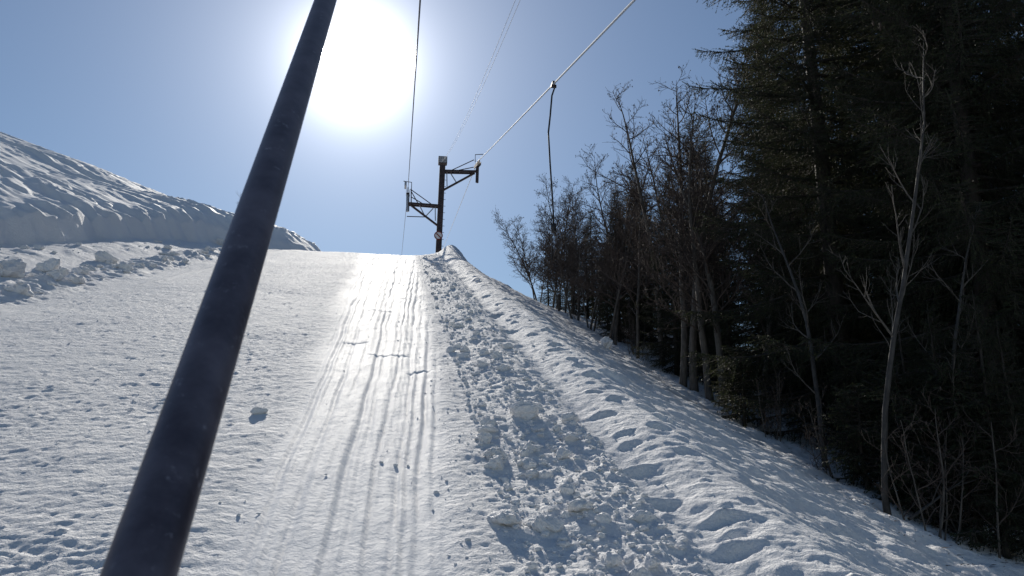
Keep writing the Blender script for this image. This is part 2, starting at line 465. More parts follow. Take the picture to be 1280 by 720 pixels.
def build_rubble():
    rs = np.random.RandomState(21)
    small = [lump_shape(1, 100 + i, .40) for i in range(8)]
    big = [lump_shape(3, 200 + i, .42) for i in range(10)]
    VV, FF, n0 = [], [], 0
    pts = []
    def band(N, ylo, yhi, xf, rlo, rhi, pw):
        y = ylo * (yhi / ylo) ** rs.rand(N)
        x = xf(y, rs.rand(N))
        r = rlo + (rhi - rlo) * rs.rand(N) ** pw
        for a in zip(x, y, r): pts.append(a)
    tri = lambda u: .5 + .5 * np.sign(u - .5) * np.abs(2 * u - 1) ** .75
    band(2400, 3, 30, lambda y, u: .55 + .82 * u, .005, .026, 2.2)
    band(900, 3, 30, lambda y, u: .26 + .8 * u, .003, .010, 1.8)
    band(200, 3, 24, lambda y, u: .55 + .75 * u, .02, .075, 2.6)
    band(260, 3, 22, lambda y, u: -.1 + 1.7 * u, .004, .016, 2.5)
    band(200, 3, 16, lambda y, u: -5 + 4.6 * u, .004, .014, 3)
    band(130, 9, 27, lambda y, u: -5.9 + .02 * (y - 12) + (u - .5) * .7, .03, .16, 2.6)
    band(60, 10, 28, lambda y, u: hill_base(y) + .15 + u * .7, .02, .09, 2.6)
    P = np.array(pts)
    d, _ = detail_h(P[:, 0], P[:, 1]); Z = base_h(P[:, 0], P[:, 1]) + d
    for (x, y, r), z in zip(P, Z):
        V, F = (big[rs.randint(10)] if r > .03 else small[rs.randint(8)])
        a = rs.rand() * 6.28; c, s = math.cos(a), math.sin(a)
        W = V * (r * np.array([rs.uniform(.8, 1.3), rs.uniform(.75, 1.1), rs.uniform(.55, .85)]))
        W = np.stack([W[:, 0] * c - W[:, 1] * s, W[:, 0] * s + W[:, 1] * c, W[:, 2]], 1) + np.array([x, y, z + r * .22])
        VV.append(W); FF.append(F + n0); n0 += len(W)
    o = mesh_obj('snow_rubble', np.concatenate(VV), np.concatenate(FF), M['clod'], smooth=True)
    tag(o, 'loose lumps of ploughed snow lying beside the ski track', kind='stuff')
build_rubble()

def clod(px, py, Y, size, label, seed, x=None, sink=.25, cat='snow lump', name='snow_lump', rough=.42, facets=8):
    t = 2.5; d = sight(px, py)
    while t < 45:
        p = Vector((0, 0, CAM_H)) + d * t
        if p.z < float(base_h(np.array([p.x]), np.array([p.y]))[0]): break
        t += .05
    else: p = at(px, py, Y)
    z = ground(p.x, p.y)
    V, F = lump_shape(4, seed, rough, facets)
    V = V + .05 * (pn(V[:, 0] * 9 + V[:, 2] * 4, V[:, 1] * 9 - V[:, 2] * 5, 77))[:, None] * V
    o = mesh_obj(name, V * np.array(size), F, M['clod'], smooth=True)
    o.location = (p.x, p.y, z + size[2] * (1 - 2 * sink)); o.rotation_euler = (0, 0, seed * 1.3)
    return tag(o, label, cat)
clod(325, 517, 6.6, (.062, .045, .035), 'small lone snow clod on the groomed piste between pole and ski tracks', 5)
clod(606, 556, 5.75, (.055, .05, .045), 'round snow ball in the middle of the ploughed rubble strip', 6)
clod(655, 528, 6.4, (.14, .11, .075), 'biggest dark snow lump on the rubble strip beside the smooth bank', 7)
clod(617, 572, 5.4, (.10, .055, .04), 'flat slab of snow tipped up over a hollow in the rubble', 8)
clod(630, 655, 4.35, (.085, .065, .05), 'bulky snow lump at the near end of the rubble strip', 9)
clod(686, 664, 4.4, (.075, .065, .055), 'rounded snow lump at the near right end of the rubble', 10)
clod(838, 545, 9.6, (.026, .026, .055), 'small upright white snow stub standing on the steep side bank', 11, sink=.2, rough=.12, facets=2)
clod(757, 436, 20.0, (.17, .15, .17), 'pale snow block under the thin bare trunks at the forest edge', 12)
clod(12, 350, 13.0, (.34, .28, .24), 'large bluish snow heap at the far left of the clod row', 13)
clod(62, 343, 14.0, (.24, .2, .16), 'mid-sized snow heap next to the large one on the left', 14)
clod(132, 328, 16.8, (.25, .2, .15), 'pointed snow clod in the row between piste and ploughed wall', 15)
clod(275, 306, 25.0, (.24, .2, .13), 'small dark clod on the path near the slanting pole', 16)

# ------------------------------------------------------------------ tow ropes
TOWER_Y = 36.0
def rope_line(name, pts, r, mat, label, sides=6, sag=None, cat='cable'):
    P = []
    for a, b in zip(pts[:-1], pts[1:]):
        a, b = Vector(a), Vector(b); n = 14
        for i in range(n): P.append(a.lerp(b, i / n) - Vector((0, 0, 0)))
    P.append(Vector(pts[-1]))
    mb = MB(); mb.tube(P, r, sides)
    return tag(mb.build(name, mat, smooth=True), label, cat)

LS = at(510, 236, TOWER_Y); RS = at(597, 202, TOWER_Y)
def quad3(p0, p1, p2, n=60):
    """smooth curve through three points, parameterised by y"""
    ys = [p0[1], p1[1], p2[1]]
    out = []
    for i in range(n + 1):
        y = ys[0] + (ys[2] - ys[0]) * i / n
        w = [np.prod([(y - ys[j]) / (ys[k] - ys[j]) for j in range(3) if j != k]) for k in range(3)]
        out.append(Vector([sum(w[k] * (p0, p1, p2)[k][c] for k in range(3)) for c in range(3)]))
    return out
L12 = at(522, 50, 12.0); R12 = at(745, 50, 12.0)
Lb = Vector((.13, -9, L12.z - 21 * .262)); Rb = Vector((3.0, -9, R12.z - 21 * .318))
Lpts = quad3(Lb, L12, LS); Rpts = quad3(Rb, R12, RS)
def rope(name, pts, far, r, mat, label):
    P = list(pts) + [far]
    return tag(MB().tube(P, [r] * (len(P) - 1) + [r * .5], 10).build(name, mat, smooth=True), label, 'cable')
Lfar = LS + Vector((-.5, 40, 5.0)); Rfar = RS + Vector((-.5, 40, 5.0))
rope('haul_cable', Lpts, Lfar, .013, M['rope_dark'], 'dark steel tow cable rising to the lower left arm of the lift tower')
rope('haul_cable', Rpts, Rfar, .018, M['rope'], 'bright steel tow cable rising to the upper right arm of the lift tower')
def rope_at(pts, y):
    for a, b in zip(pts[:-1], pts[1:]):
        if a.y <= y <= b.y: return a.lerp(b, (y - a.y) / (b.y - a.y))

# thin signal wires from the mast top
top = at(551.5, 205, TOWER_Y)
for q, off, lab in (((624, 50), -.03, 'left one of two thin pale wires running down from the tower top'), ((629, 50), .05, 'right one of two thin pale wires running down from the tower top')):
    w12 = at(q[0], q[1], 12.5)
    e = top + Vector((off, -.2, off))
    back = w12 + (w12 - e) * .75 + Vector((0, 0, 1.4))
    tag(MB().tube(quad3(back, w12, e, 40), .0038, 5).build('signal_wire', M['rope'], smooth=True), lab, 'wire')

# ------------------------------------------------------------------ lift tower
def build_tower():
    Y = TOWER_Y
    b = at(548.2, 312, Y); t = at(553.6, 197, Y)
    ax = (t - b).normalized()
    gz = ground(b.x, b.y) - .6
    foot = b - ax * ((b.z - gz) / ax.z)
    root = empty('lift_tower', foot, 'dark steel ski lift tower with two side arms standing on the snow crest', 'lift tower')
    O = foot
    def P(px, py, dy=0): return at(px, py, Y) + Vector((0, dy, 0)) - O
    mb = MB()
    mb.bar(Vector((0, 0, 0)), t - O - ax * .42, .27, .27)
    m = mb.build('mast', M['steel'], root, bevel=.012)
    # ladder rungs and cable conduit on the mast
    for k in range(14):
        rr = MB()
        z = .7 + k * .33
        c = ax * (z / ax.z)
        rr.tube([c + Vector((.135, -.05, 0)), c + Vector((.22, -.05, 0))], .011, 6)
        rr.build('climbing_peg', M['steel'], root)
    # head box
    hb = MB(); c = t - O - ax * .17
    hb.box(c, (.42, .34, .36)); h = hb.build('head_box', M['steel'], root, bevel=.012)
    pl = MB(); pl.box(c + Vector((0, -.178, 0)), (.35, .012, .29)); pl.build('face_plate', M['plate'], h)
    fr = MB()
    for dx in (-.09, .03, .10): fr.box(c + Vector((dx, -.190, .0)), (.022, .008, .20))
    fr.box(c + Vector((.03, -.191, -.09)), (.12, .006, .02))
    fr.build('plate_marking', M['steel'], h)
    def arm(pts, name, ties, braces, struts, chord_w):
        a = MB(); a.bar(P(*pts[0], -.13), P(*pts[1], -.13), .05, chord_w); a.bar(P(*pts[0], .13), P(*pts[1], .13), .05, chord_w)
        n = 7
        for i in range(n):
            u0, u1 = P(*pts[0]).lerp(P(*pts[1]), i / n), P(*pts[0]).lerp(P(*pts[1]), (i + 1) / n)
            s = -.13 if i % 2 else .13
            a.bar(u0 + Vector((0, s, 0)), u1 + Vector((0, -s, 0)), .03)
        o = a.build(name, M['steel'], root)
        for q in braces: MB().bar(P(*q[0]), P(*q[1]), .085, .085).build('brace', M['steel'], o)
        for q in struts: MB().bar(P(*q[0]), P(*q[1]), .045, .045).build('strut', M['galv'], o)
        for q in ties: MB().tube([P(*q[0]), P(*q[1])], .022, 8).build('tie_rod', M['steel'], o)
        return o
    arm([(555, 214.6), (594, 215.4)], 'upper_arm', [((563, 213.5), (592.5, 199.8)), ((572, 213), (592, 209))], [((553.5, 238), (593, 216.5))], [((563.5, 217), (570, 227.5)), ((558.5, 215), (558.8, 233))], .10)
    arm([(548, 258), (510, 255)], 'lower_arm', [((541, 256.5), (513, 236.5)), ((530, 255.5), (514.5, 246.5)), ((508.5, 270.5), (531, 271.2)), ((514.5, 240), (523, 255))],
        [((547, 282), (513.5, 256.5))], [((531.5, 271), (541.5, 260.5)), ((531.5, 271), (524.5, 257)), ((544, 259), (544.2, 276))], .10)
    # sheave batteries, tilted to the ropes
    def battery(S, slope, side, hang, light):
        c0 = S - O
        d = Vector((0, 1, slope)).normalized(); n = Vector((0, -slope, 1)).normalized()
        f = MB()
        for sx in (-.075, .075):
            for a, bb, dz in ((-.95, .95, -.22), (-.95, -.12, -.15), (.12, .95, -.15)):
                f.bar(c0 + d * a + n * dz + Vector((sx, 0, 0)), c0 + d * bb + n * dz + Vector((sx, 0, 0)), .022, .09)
        f.bar(c0 + Vector((0, 0, -.20)), c0 + Vector((side * .02, -.02, -.20 - hang)), .09, .13)
        fo = f.build('sheave_frame', M['galv' if light else 'steel'], root, bevel=.005)
        for k in (-.82, -.30, .30, .82):
            w = MB(); w.disc(c0 + d * k - n * .12, .115, .05, 'X', 22)
            wo = w.build('sheave', M['steel'], root)
            MB().disc(c0 + d * k - n * .12, .13, .022, 'X', 22, .114).build('tyre', M['rubber'], wo)
        g_ = MB(); q = c0 + Vector((-side * .0, -.5, .10))
        g_.tube([c0 + Vector((side * .16, -.5, -.25)), c0 + Vector((side * .16, -.5, .14)), c0 + Vector((-side * .22, -.5, .18))], .020, 8)
        g_.build('rope_guard', M['steel'], root)
        if light:
            MB().box(c0 + Vector((-.12, -.6, -.05)), (.10, .5, .22)).build('guide_plate', M['galv'], root, bevel=.02)
    battery(RS, .30, -1, .90, False)
    battery(LS, .28, 1, .95, True)
    # link between the arms' ends and the batteries
    lk = MB(); lk.bar(P(594, 215.4), RS - O + Vector((0, 0, -.3)), .07); lk.build('hanger_bracket', M['steel'], root)
    lk = MB(); lk.bar(P(510, 255), LS - O + Vector((.06, 0, -.3)), .07); lk.bar(P(514, 255), P(514, 238), .05); lk.build('hanger_bracket', M['steel'], root)
    # round prohibition sign
    s = P(547.8, 296, -.20)
    s0 = MB().disc(s, .185, .012, 'Y', 36).build('round_sign', M['white'], root)
    MB().disc(s + Vector((0, -.004, 0)), .205, .022, 'Y', 36, .160).build('rim', M['red'], s0)
    MB().bar(s + Vector((-.125, -.010, .125)), s + Vector((.125, -.010, -.125)), .010, .045).build('slash', M['red'], s0)
    MB().box(s + Vector((0, .055, 0)), (.06, .10, .20)).build('clamp', M['galv'], s0)
build_tower()

# ------------------------------------------------------------------ hanging tow bar on the return rope
def build_hanger():
    y0 = 16.0
    p = rope_at(Rpts, y0)
    d = sight(699, 100)
    root = empty('tow_hanger', p, 'black kinked tow bar hanging from the bright cable before the bare treetops', 'tow bar')
    def Q(px, py): return at(px, py, y0) - at(699, 100, y0)
    cl = MB(); cl.box((0, 0, 0), (.07, .22, .07)); cl.tube([(0, 0, -.02), (.03, 0, -.05), Q(702, 103)], .020, 8)
    cl.build('rope_clamp', M['steel'], root, bevel=.01)
    br = MB(); br.tube([Q(697, 100.5), Q(702.5, 101.5), Q(702, 104)], .022, 8); br.build('bracket', M['rubber'], root)
    MB().tube([Q(701.5, 102), Q(697.5, 114), Q(695.5, 138), Q(693.2, 160)], .019, 8).build('spring_housing', M['rubber'], root, smooth=True)
    MB().tube([Q(693.2, 160), Q(695.5, 200), Q(698, 235), Q(699.6, 262), Q(700.2, 277)], .019, 8).build('pole', M['rubber'], root, smooth=True)
    mb = MB(); mb.tube([Q(699.8, 274), Q(700.5, 282)], .055, 10)
    mb.tube([Q(698.5, 282) + Vector((0, -.22, .04)), Q(700.5, 281), Q(704, 279) + Vector((0, .2, .03))], .032, 8)
    mb.build('seat_bar', M['rubber'], root, smooth=True)
    MB().tube([Q(699.5, 262), Q(696.8, 270), Q(697.6, 280), Q(697.8, 300), Q(697.8, 322)], .012, 6).build('cord', M['rubber'], root, smooth=True)
build_hanger()

# ------------------------------------------------------------------ the tow bar held in front of the camera
def rngpt(px, py, r):
    d = sight(px, py)
    return Vector((0, 0, CAM_H)) + d * (r / math.hypot(d.x, d.y))
def build_bar():
    A = rngpt(190, 671, .535); B = rngpt(391, 50, 1.22)
    dr = (B - A).normalized()
    lo = A - dr * .45; hi = B + dr * .75
    root = empty('tow_pole', lo, 'scuffed dark metal tow pole slanting across the foreground up towards the sun', 'tow bar')
    N = 40
    pts = [lo.lerp(hi, i / N) - lo for i in range(N + 1)]
    MB().tube(pts, [.0198] * (N + 1), 32).build('pole', M['pole'], root, smooth=True)
    c = MB(); s = Vector((1, 0, 0))
    c.tube([-s * .38 + Vector((0, -.01, -.03)), -s * .2, Vector((0, 0, 0)), s * .2, s * .38 + Vector((0, -.01, -.03))], [.02, .024, .028, .024, .02], 14)
    c.build('crossbar', M['rubber'], root, smooth=True)
    e = rope_at(Lpts, 7.2)
    MB().tube([hi - lo - dr * .05, hi - lo + dr * .12], .024, 14).build('end_cap', M['rubber'], root, smooth=True)
    MB().tube([hi - lo + dr * .1, e - lo], .006, 6).build('cord', M['rubber'], root, smooth=True)
    k = MB(); k.box(e - lo, (.06, .26, .07)); k.build('rope_clamp', M['galv'], root, bevel=.008)
build_bar()

# ------------------------------------------------------------------ trees
class TwigSet:
    def __init__(s): s.V = []; s.F = []; s.n = 0
    def tube(s, P, rad, sides):
        P = np.asarray(P, float); n = len(P)
        T = np.gradient(P, axis=0); T /= np.linalg.norm(T, axis=1)[:, None] + 1e-9
        ref = np.array([0, 0, 1.]) if abs(T[0, 2]) < .8 else np.array([1., 0, 0])
        A = np.cross(T, ref); A /= np.linalg.norm(A, axis=1)[:, None] + 1e-9
        B = np.cross(T, A)
        th = np.arange(sides) * 2 * PI / sides
        V = P[:, None] + np.asarray(rad)[:, None, None] * (A[:, None] * np.cos(th)[None, :, None] + B[:, None] * np.sin(th)[None, :, None])
        i = np.arange(n - 1)[:, None] * sides; k = np.arange(sides)[None]; k2 = (k + 1) % sides
        F = np.stack([i + k, i + k2, i + sides + k2, i + sides + k], -1).reshape(-1, 4) + s.n
        s.V.append(V.reshape(-1, 3)); s.F.append(F); s.n += n * sides
    def arrays(s): return np.concatenate(s.V), np.concatenate(s.F)

def unit(v): return v / (np.linalg.norm(v) + 1e-9)

def curve(p, d, L, n, rs, wob, up):
    P = [p]; d = unit(np.asarray(d, float))
    for i in range(n):
        d = unit(d + rs.randn(3) * wob + np.array([0, 0, up / n]))
        P.append(P[-1] + d * L / n)
    return np.array(P)

def bare_tree(h, r, seed, lean=(0, 0), stems=1, first=.24, spread=.33, dens=1.0, tip=.0040, catkin=.3, up=.38):
    """bark meshes of a leafless tree: (trunk, crown)"""
    rs = np.random.RandomState(seed)
    T, C = TwigSet(), TwigSet()
    for st in range(stems):
        hh = h * (1 if st == 0 else rs.uniform(.7, .95)); r0 = r * (1 if st == 0 else rs.uniform(.6, .85))
        a = rs.rand() * 6.28; off = 0 if st == 0 else .12 + .1 * rs.rand()
        d0 = np.array([lean[0] + .22 * math.cos(a) * (stems > 1), lean[1] + .22 * math.sin(a) * (stems > 1), 1])
        n = 12
        P = curve(np.array([off * math.cos(a), off * math.sin(a), -.35]), d0, hh + .35, n, rs, .045, .25)
        rad = r0 * (1 - np.linspace(0, 1, n + 1)) ** .8 + tip
        rad[0] *= 1.2
        T.tube(P, rad, 8)
        nb = int((11 + hh * 2.2) * dens)
        for k in range(nb):
            u = first + (1 - first) * (k + rs.rand()) / nb
            u = min(u, .985)
            i = int(u * n); f = u * n - i
            p = P[i] * (1 - f) + P[min(i + 1, n)] * f
            rb = (rad[i] * (1 - f) + rad[min(i + 1, n)] * f)
            t = unit(P[min(i + 1, n)] - P[i])
            az = k * 2.4 + rs.rand() * .9
            o = np.array([math.cos(az), math.sin(az), 0])
            L = hh * spread * (1.08 - u) ** .75 * rs.uniform(.55, 1.15) + .18
            d = unit(t * rs.uniform(.45, 1.1) + o * rs.uniform(.7, 1.2))
            m = 6
            Q = curve(p, d, L, m, rs, .12, up)
            q0 = min(rb * .5, .003 + L * .0085)
            qr = q0 * (1 - np.linspace(0, 1, m + 1)) ** .9 + tip
            C.tube(Q, qr, 4)
            ns = int(4 + L * 8 * dens)
            for j in range(ns):
                v = .18 + .8 * (j + rs.rand()) / ns
                ii = min(int(v * m), m - 1); ff = v * m - ii
                pp = Q[ii] * (1 - ff) + Q[ii + 1] * ff
                tt = unit(Q[ii + 1] - Q[ii])
                side = unit(np.cross(tt, rs.randn(3)))
                L2 = (.14 + L * .38 * (1.05 - v)) * rs.uniform(.5, 1.2)
                S = curve(pp, unit(tt * .9 + side * .9), L2, 4, rs, .14, up * .7)
                sr = (q0 * .4 * (1 - v) + .001) * (1 - np.linspace(0, 1, 5)) + tip * .85
                C.tube(S, sr, 3)
                for w in range(1 + int(L2 * 7.5 * dens)):
                    x = rs.uniform(.2, .95); a2 = min(int(x * 4), 3); f2 = x * 4 - a2
                    p3 = S[a2] * (1 - f2) + S[a2 + 1] * f2
                    t3 = unit(S[a2 + 1] - S[a2]); s3 = unit(np.cross(t3, rs.randn(3)))
                    L3 = rs.uniform(.07, .26) * min(1, .5 + L2)
                    W = curve(p3, unit(t3 + s3 * .8), L3, 2, rs, .12, up * .5)
                    C.tube(W, np.array([tip * .8, tip * .75, tip * .5]), 3)
                    if rs.rand() < catkin:
                        e = W[-1]; l = rs.uniform(.018, .04)
                        C.tube(np.array([e, e + np.array([0, 0, -l * .5]), e + np.array([0, 0, -l * 1.3])]), np.array([.004, .013, .004]), 4)
    return T.arrays(), C.arrays()

def spruce(h, rb, seed, first=.05, gap=.30, fine=1.0, droop=.42, cones=10, shape=.6):
    rs = np.random.RandomState(seed)
    T = TwigSet(); n = 14
    P = np.stack([.03 * np.cumsum(rs.randn(n + 1)) * .5, .03 * np.cumsum(rs.randn(n + 1)) * .5, np.linspace(-.4, h, n + 1)], 1)
    r0 = .0105 * h + .02
    T.tube(P, r0 * (1 - np.linspace(0, 1, n + 1)) ** .9 + .006, 9)
    W = TwigSet()
    tp, td, tl = [], [], []
    cone_p = []
    z = first * h + .15
    while z < h * .985:
        u = z / h
        R_ = rb * (1 - u) ** shape * (1 - .2 * max(0, .10 - u) / .10) + .10
        nb = 5 if h > 5 else 4
        nb += rs.randint(0, 2)
        ph = rs.rand() * 6.28
        for k in range(nb):
            if rs.rand() < .07: continue
            az = ph + k * 2 * PI / nb + rs.randn() * .22
            L = R_ * rs.choice([rs.uniform(.55, .9), rs.uniform(.85, 1.18)])
            out = np.array([math.cos(az), math.sin(az), 0]); sd = np.array([-out[1], out[0], 0])
            m = 8; s = np.linspace(0, 1, m + 1)
            dz = L * (-(droop * (1 - u) + .02 + .10 * rs.rand()) * s ** 1.15 + (.24 + .1 * rs.rand()) * s ** 2.6 + .20 * u * s)
            bend = .10 * L * rs.randn() * s ** 2
            Q = np.array([0, 0, z + rs.randn() * .05]) + out * (L * s)[:, None] + np.array([0, 0, 1]) * dz[:, None] + sd * bend[:, None]
            W.tube(Q, (.006 + .011 * L) * (1 - s) + .004, 4)
            step = .066 / fine
            ns = max(3, int(L / step))
            for j in range(ns):
                v = .10 + .9 * (j + rs.rand()) / ns
                v = min(v, .999)
                i = min(int(v * m), m - 1); f = v * m - i
                p = Q[i] * (1 - f) + Q[i + 1] * f
                t = unit(Q[i + 1] - Q[i])
                sidelen = min(.75, .14 + .36 * L * (1.02 - v) ** .7)
                for sg in (-1, 1):
                    if rs.rand() < .12: continue
                    d = unit(t * rs.uniform(.55, .95) + sd * sg * rs.uniform(.6, 1) + np.array([0, 0, -rs.uniform(.05, .55)]))
                    tp.append(p); td.append(d); tl.append(sidelen * rs.uniform(.55, 1.2))
                if rs.rand() < .8:
                    d = unit(np.array([0, 0, -1]) + t * .35 + sd * rs.randn() * .3)
                    tp.append(p); td.append(d); tl.append(min(.75, .12 + .27 * L * (1.1 - v)) * rs.uniform(.5, 1.3))
            tp.append(Q[-2]); td.append(unit(Q[-1] - Q[-2])); tl.append(L / m * 1.5)
            if cones and u > .45 and rs.rand() < cones / 100: cone_p.append(Q[-1]); 
        z += gap * (1.15 - .55 * u) * rs.uniform(.75, 1.25)
    # leader
    tp.append(np.array([P[-1][0], P[-1][1], h - .35])); td.append(np.array([0, 0, 1.])); tl.append(.45)
    tp, td, tl = np.array(tp), np.array(td), np.array(tl)
    # wood of the twigs: thin 3-sided spikes;  needles: thin triangles
    a = np.cross(td, rs.randn(len(td), 3)); a /= np.linalg.norm(a, axis=1)[:, None]
    b = np.cross(td, a)
    sag = np.array([0, 0, -.18])
    end = tp + td * tl[:, None] + sag * (tl ** 2)[:, None]
    w = .006
    tv = np.stack([tp + a * w, tp - .5 * a * w + .87 * b * w, tp - .5 * a * w - .87 * b * w, end], 1)
    nt = len(tp); o = np.arange(nt)[:, None] * 4
    tf = np.concatenate([o + np.array([[0, 1, 3]]), o + np.array([[1, 2, 3]]), o + np.array([[2, 0, 3]])])
    per = np.maximum(4, (tl / (.019 / fine))).astype(int)
    idx = np.repeat(np.arange(nt), per)
    N = len(idx)
    f = rs.rand(N) ** .9
    base = tp[idx] + td[idx] * (tl[idx] * f)[:, None] + sag * ((tl[idx] * f) ** 2)[:, None]
    th = rs.rand(N) * 2 * PI
    rad = a[idx] * np.cos(th)[:, None] + b[idx] * np.sin(th)[:, None]
    nl = rs.uniform(.030, .056, N) / fine ** .4 * (1 - .35 * f)
    nd_ = td[idx] * rs.uniform(.7, 1.3, N)[:, None] + rad
    nd_ /= np.linalg.norm(nd_, axis=1)[:, None]
    sdv = np.cross(nd_, rs.randn(N, 3)); sdv /= np.linalg.norm(sdv, axis=1)[:, None]
    nw = .0092 / fine ** .7
    nv = np.stack([base + sdv * nw, base - sdv * nw, base + nd_ * nl[:, None]], 1).reshape(-1, 3)
    nf = np.arange(N * 3).reshape(-1, 3)
    WV, WF = W.arrays()
    WF3 = np.concatenate([WF[:, [0, 1, 2]], WF[:, [0, 2, 3]]])
    V = np.concatenate([WV, tv.reshape(-1, 3), nv])
    F = np.concatenate([WF3, tf + len(WV), nf + len(WV) + nt * 4])
    mi = np.concatenate([np.zeros(len(WF3)), np.zeros(len(tf)), np.ones(N)]).astype(int)
    if cone_p:
        C = TwigSet()
        for p in cone_p:
            for q in range(rs.randint(1, 4)):
                e = p + rs.randn(3) * .06 + np.array([0, 0, -.03]); l = rs.uniform(.09, .13)
                C.tube(np.array([e, e - [0, 0, l * .25], e - [0, 0, l * .65], e - [0, 0, l]]), np.array([.006, .019, .017, .004]), 6)
        CV, CF = C.arrays(); CF = np.concatenate([CF[:, [0, 1, 2]], CF[:, [0, 2, 3]]])
        F = np.concatenate([F, CF + len(V)]); V = np.concatenate([V, CV]); mi = np.concatenate([mi, np.full(len(CF), 2)])
    return T.arrays(), (V, F, mi)

PROTO = {}
def make_proto(key, kind, **kw):
    PROTO[key] = (kind, kw, None)
def plant(key, name, x, y, label, cat, group, rz=0, scale=1.0, dz=0.0):
    kind, kw, src = PROTO[key]
    z = float(base_h(np.array([x]), np.array([y]))[0]) + dz
    root = empty(name, (x, y, z), label, cat, group, rz, scale)
    if src is None:
        kw = dict(kw); bark = kw.pop('bark', 'grey_bark'); tw = kw.pop('twig', 'twig')
        if kind == 'spruce':
            (tv, tf), (cv, cf, mi) = spruce(**kw)
            t = mesh_obj('trunk', tv, tf, M['spruce_bark'], root, smooth=True)
            c = mesh_obj('crown', cv, cf, [M['spruce_bark'], M['needles'], M['cone']], root, mat_idx=mi)
        else:
            (tv, tf), (cv, cf) = bare_tree(**kw)
            t = mesh_obj('trunk', tv, tf, M[bark], root, smooth=True)
            c = mesh_obj('crown', cv, cf, M[tw], root)
        PROTO[key] = (kind, kw, (t, c))
    else:
        for s in src:
            c = s.copy(); COL.objects.link(c); c.parent = root
    return root

def spot(px, py, Y):
    p = at(px, py, Y); return p.x, p.y

# prototypes
make_proto('S1', 'spruce', h=17, rb=2.85, seed=1, first=.03, gap=.35, shape=.5, fine=1.05)
make_proto('S2', 'spruce', h=15, rb=3.0, seed=2, first=.02, gap=.34, shape=.6, fine=1.05)
make_proto('S3', 'spruce', h=9, rb=1.7, seed=3, first=.03, gap=.26, fine=.8, shape=.85)
make_proto('S4', 'spruce', h=6, rb=1.35, seed=4, first=.04, gap=.24, fine=.8, cones=0, shape=.85)
make_proto('S5', 'spruce', h=1.5, rb=.62, seed=5, first=.05, gap=.11, fine=1.1, cones=0)
make_proto('S6', 'spruce', h=12, rb=2.5, seed=6, first=.03, gap=.30, fine=.7)
for i, (h, r, lx, st, dn) in enumerate([(7.2, .10, .03, 1, 1), (7.6, .11, -.02, 1, 1.05), (6.6, .085, .05, 1, .9), (6.2, .08, -.04, 2, .9), (6.0, .06, .1, 1, 1.15), (5.6, .055, -.06, 2, 1.2), (5.0, .045, .05, 3, 1.25), (5.8, .06, .16, 1, .9)]):
    make_proto('B%d' % i, 'bare', h=h, r=r * .82, seed=30 + i, lean=(lx, .0), stems=st, dens=dn * 1.1, tip=.0042)
make_proto('BN', 'bare', h=6.1, r=.042, seed=60, lean=(-.06, 0), stems=1, first=.3, spread=.26, dens=.55, tip=.0028, catkin=.0, up=.9, bark='pale_bark', twig='grey_bark')
make_proto('BM', 'bare', h=5.0, r=.045, seed=61, lean=(-.03, 0), stems=1, first=.25, spread=.26, dens=.5, tip=.0026, catkin=.0, up=.8, bark='pale_bark', twig='grey_bark')
make_proto('SH', 'bare', h=1.5, r=.014, seed=70, lean=(.1, 0), stems=6, first=.2, spread=.35, dens=.5, tip=.0030, catkin=.1)

GS, GB = 'spruces at the right forest edge', 'bare trees along the right forest edge'
# big spruces near the camera
plant('S1', 'spruce_tree', *spot(1062, 560, 13.8), 'tall dark spruce with cone-hung branches reaching left above the bare trees', 'spruce', GS, .4)
plant('S2', 'spruce_tree', *spot(1262, 600, 11.0), 'huge dark spruce filling the right border beside the pale birch', 'spruce', GS, 1.9)
plant('S2', 'spruce_tree', *spot(1178, 540, 16.0), 'tall spruce standing between and behind the two biggest conifers', 'spruce', GS, 3.7, 1.1)
plant('S6', 'spruce_tree', *spot(1000, 490, 19.0), 'shorter spruce tucked behind the left side of the tallest spruce', 'spruce', GS, 2.2, .60)
# small ones
plant('S5', 'spruce_tree', *spot(930, 548, 13.8), 'knee-high young spruce on the snow edge right of the thick bare trunks', 'spruce', GS, 0, .95)
plant('S5', 'spruce_tree', *spot(1085, 625, 10.8), 'spruce sapling at the foot of the pale birch', 'spruce', GS, 4, 1.0)
plant('S3', 'spruce_tree', *spot(846, 470, 18.6), 'slim pointed spruce among bare trunks, tallest of the young ones', 'spruce', GS, 1.0, .62)
plant('S4', 'spruce_tree', *spot(915, 490, 17.0), 'stubby spruce beside and behind the row of thick bare trunks', 'spruce', GS, 2.1, .66)
plant('S3', 'spruce_tree', *spot(775, 425, 23.2), 'narrow spruce in the middle of the bare thicket', 'spruce', GS, 4.2, .55)
plant('S4', 'spruce_tree', *spot(735, 390, 31.0), 'small spruce left of the narrow spruce inside the thicket', 'spruce', GS, .3, .66)
plant('S4', 'spruce_tree', *spot(685, 365, 36.0), 'farthest small spruce at the left end of the thicket by the crest', 'spruce', GS, 5.2, .58)
plant('S4', 'spruce_tree', *spot(815, 420, 25.0), 'squat spruce between the two slim pointed young spruces', 'spruce', GS, 1.2, .9)
plant('S4', 'spruce_tree', *spot(1195, 640, 9.9), 'bushy low spruce under the thinner pale birch', 'spruce', GS, 1.2, .5)
plant('S4', 'spruce_tree', *spot(1150, 640, 10.6), 'bushy low spruce in the gap between the two pale birches', 'spruce', GS, 2.2, .5)
plant('S4', 'spruce_tree', *spot(1255, 670, 9.3), 'bushy low spruce in the lower right corner', 'spruce', GS, 3.2, .55)
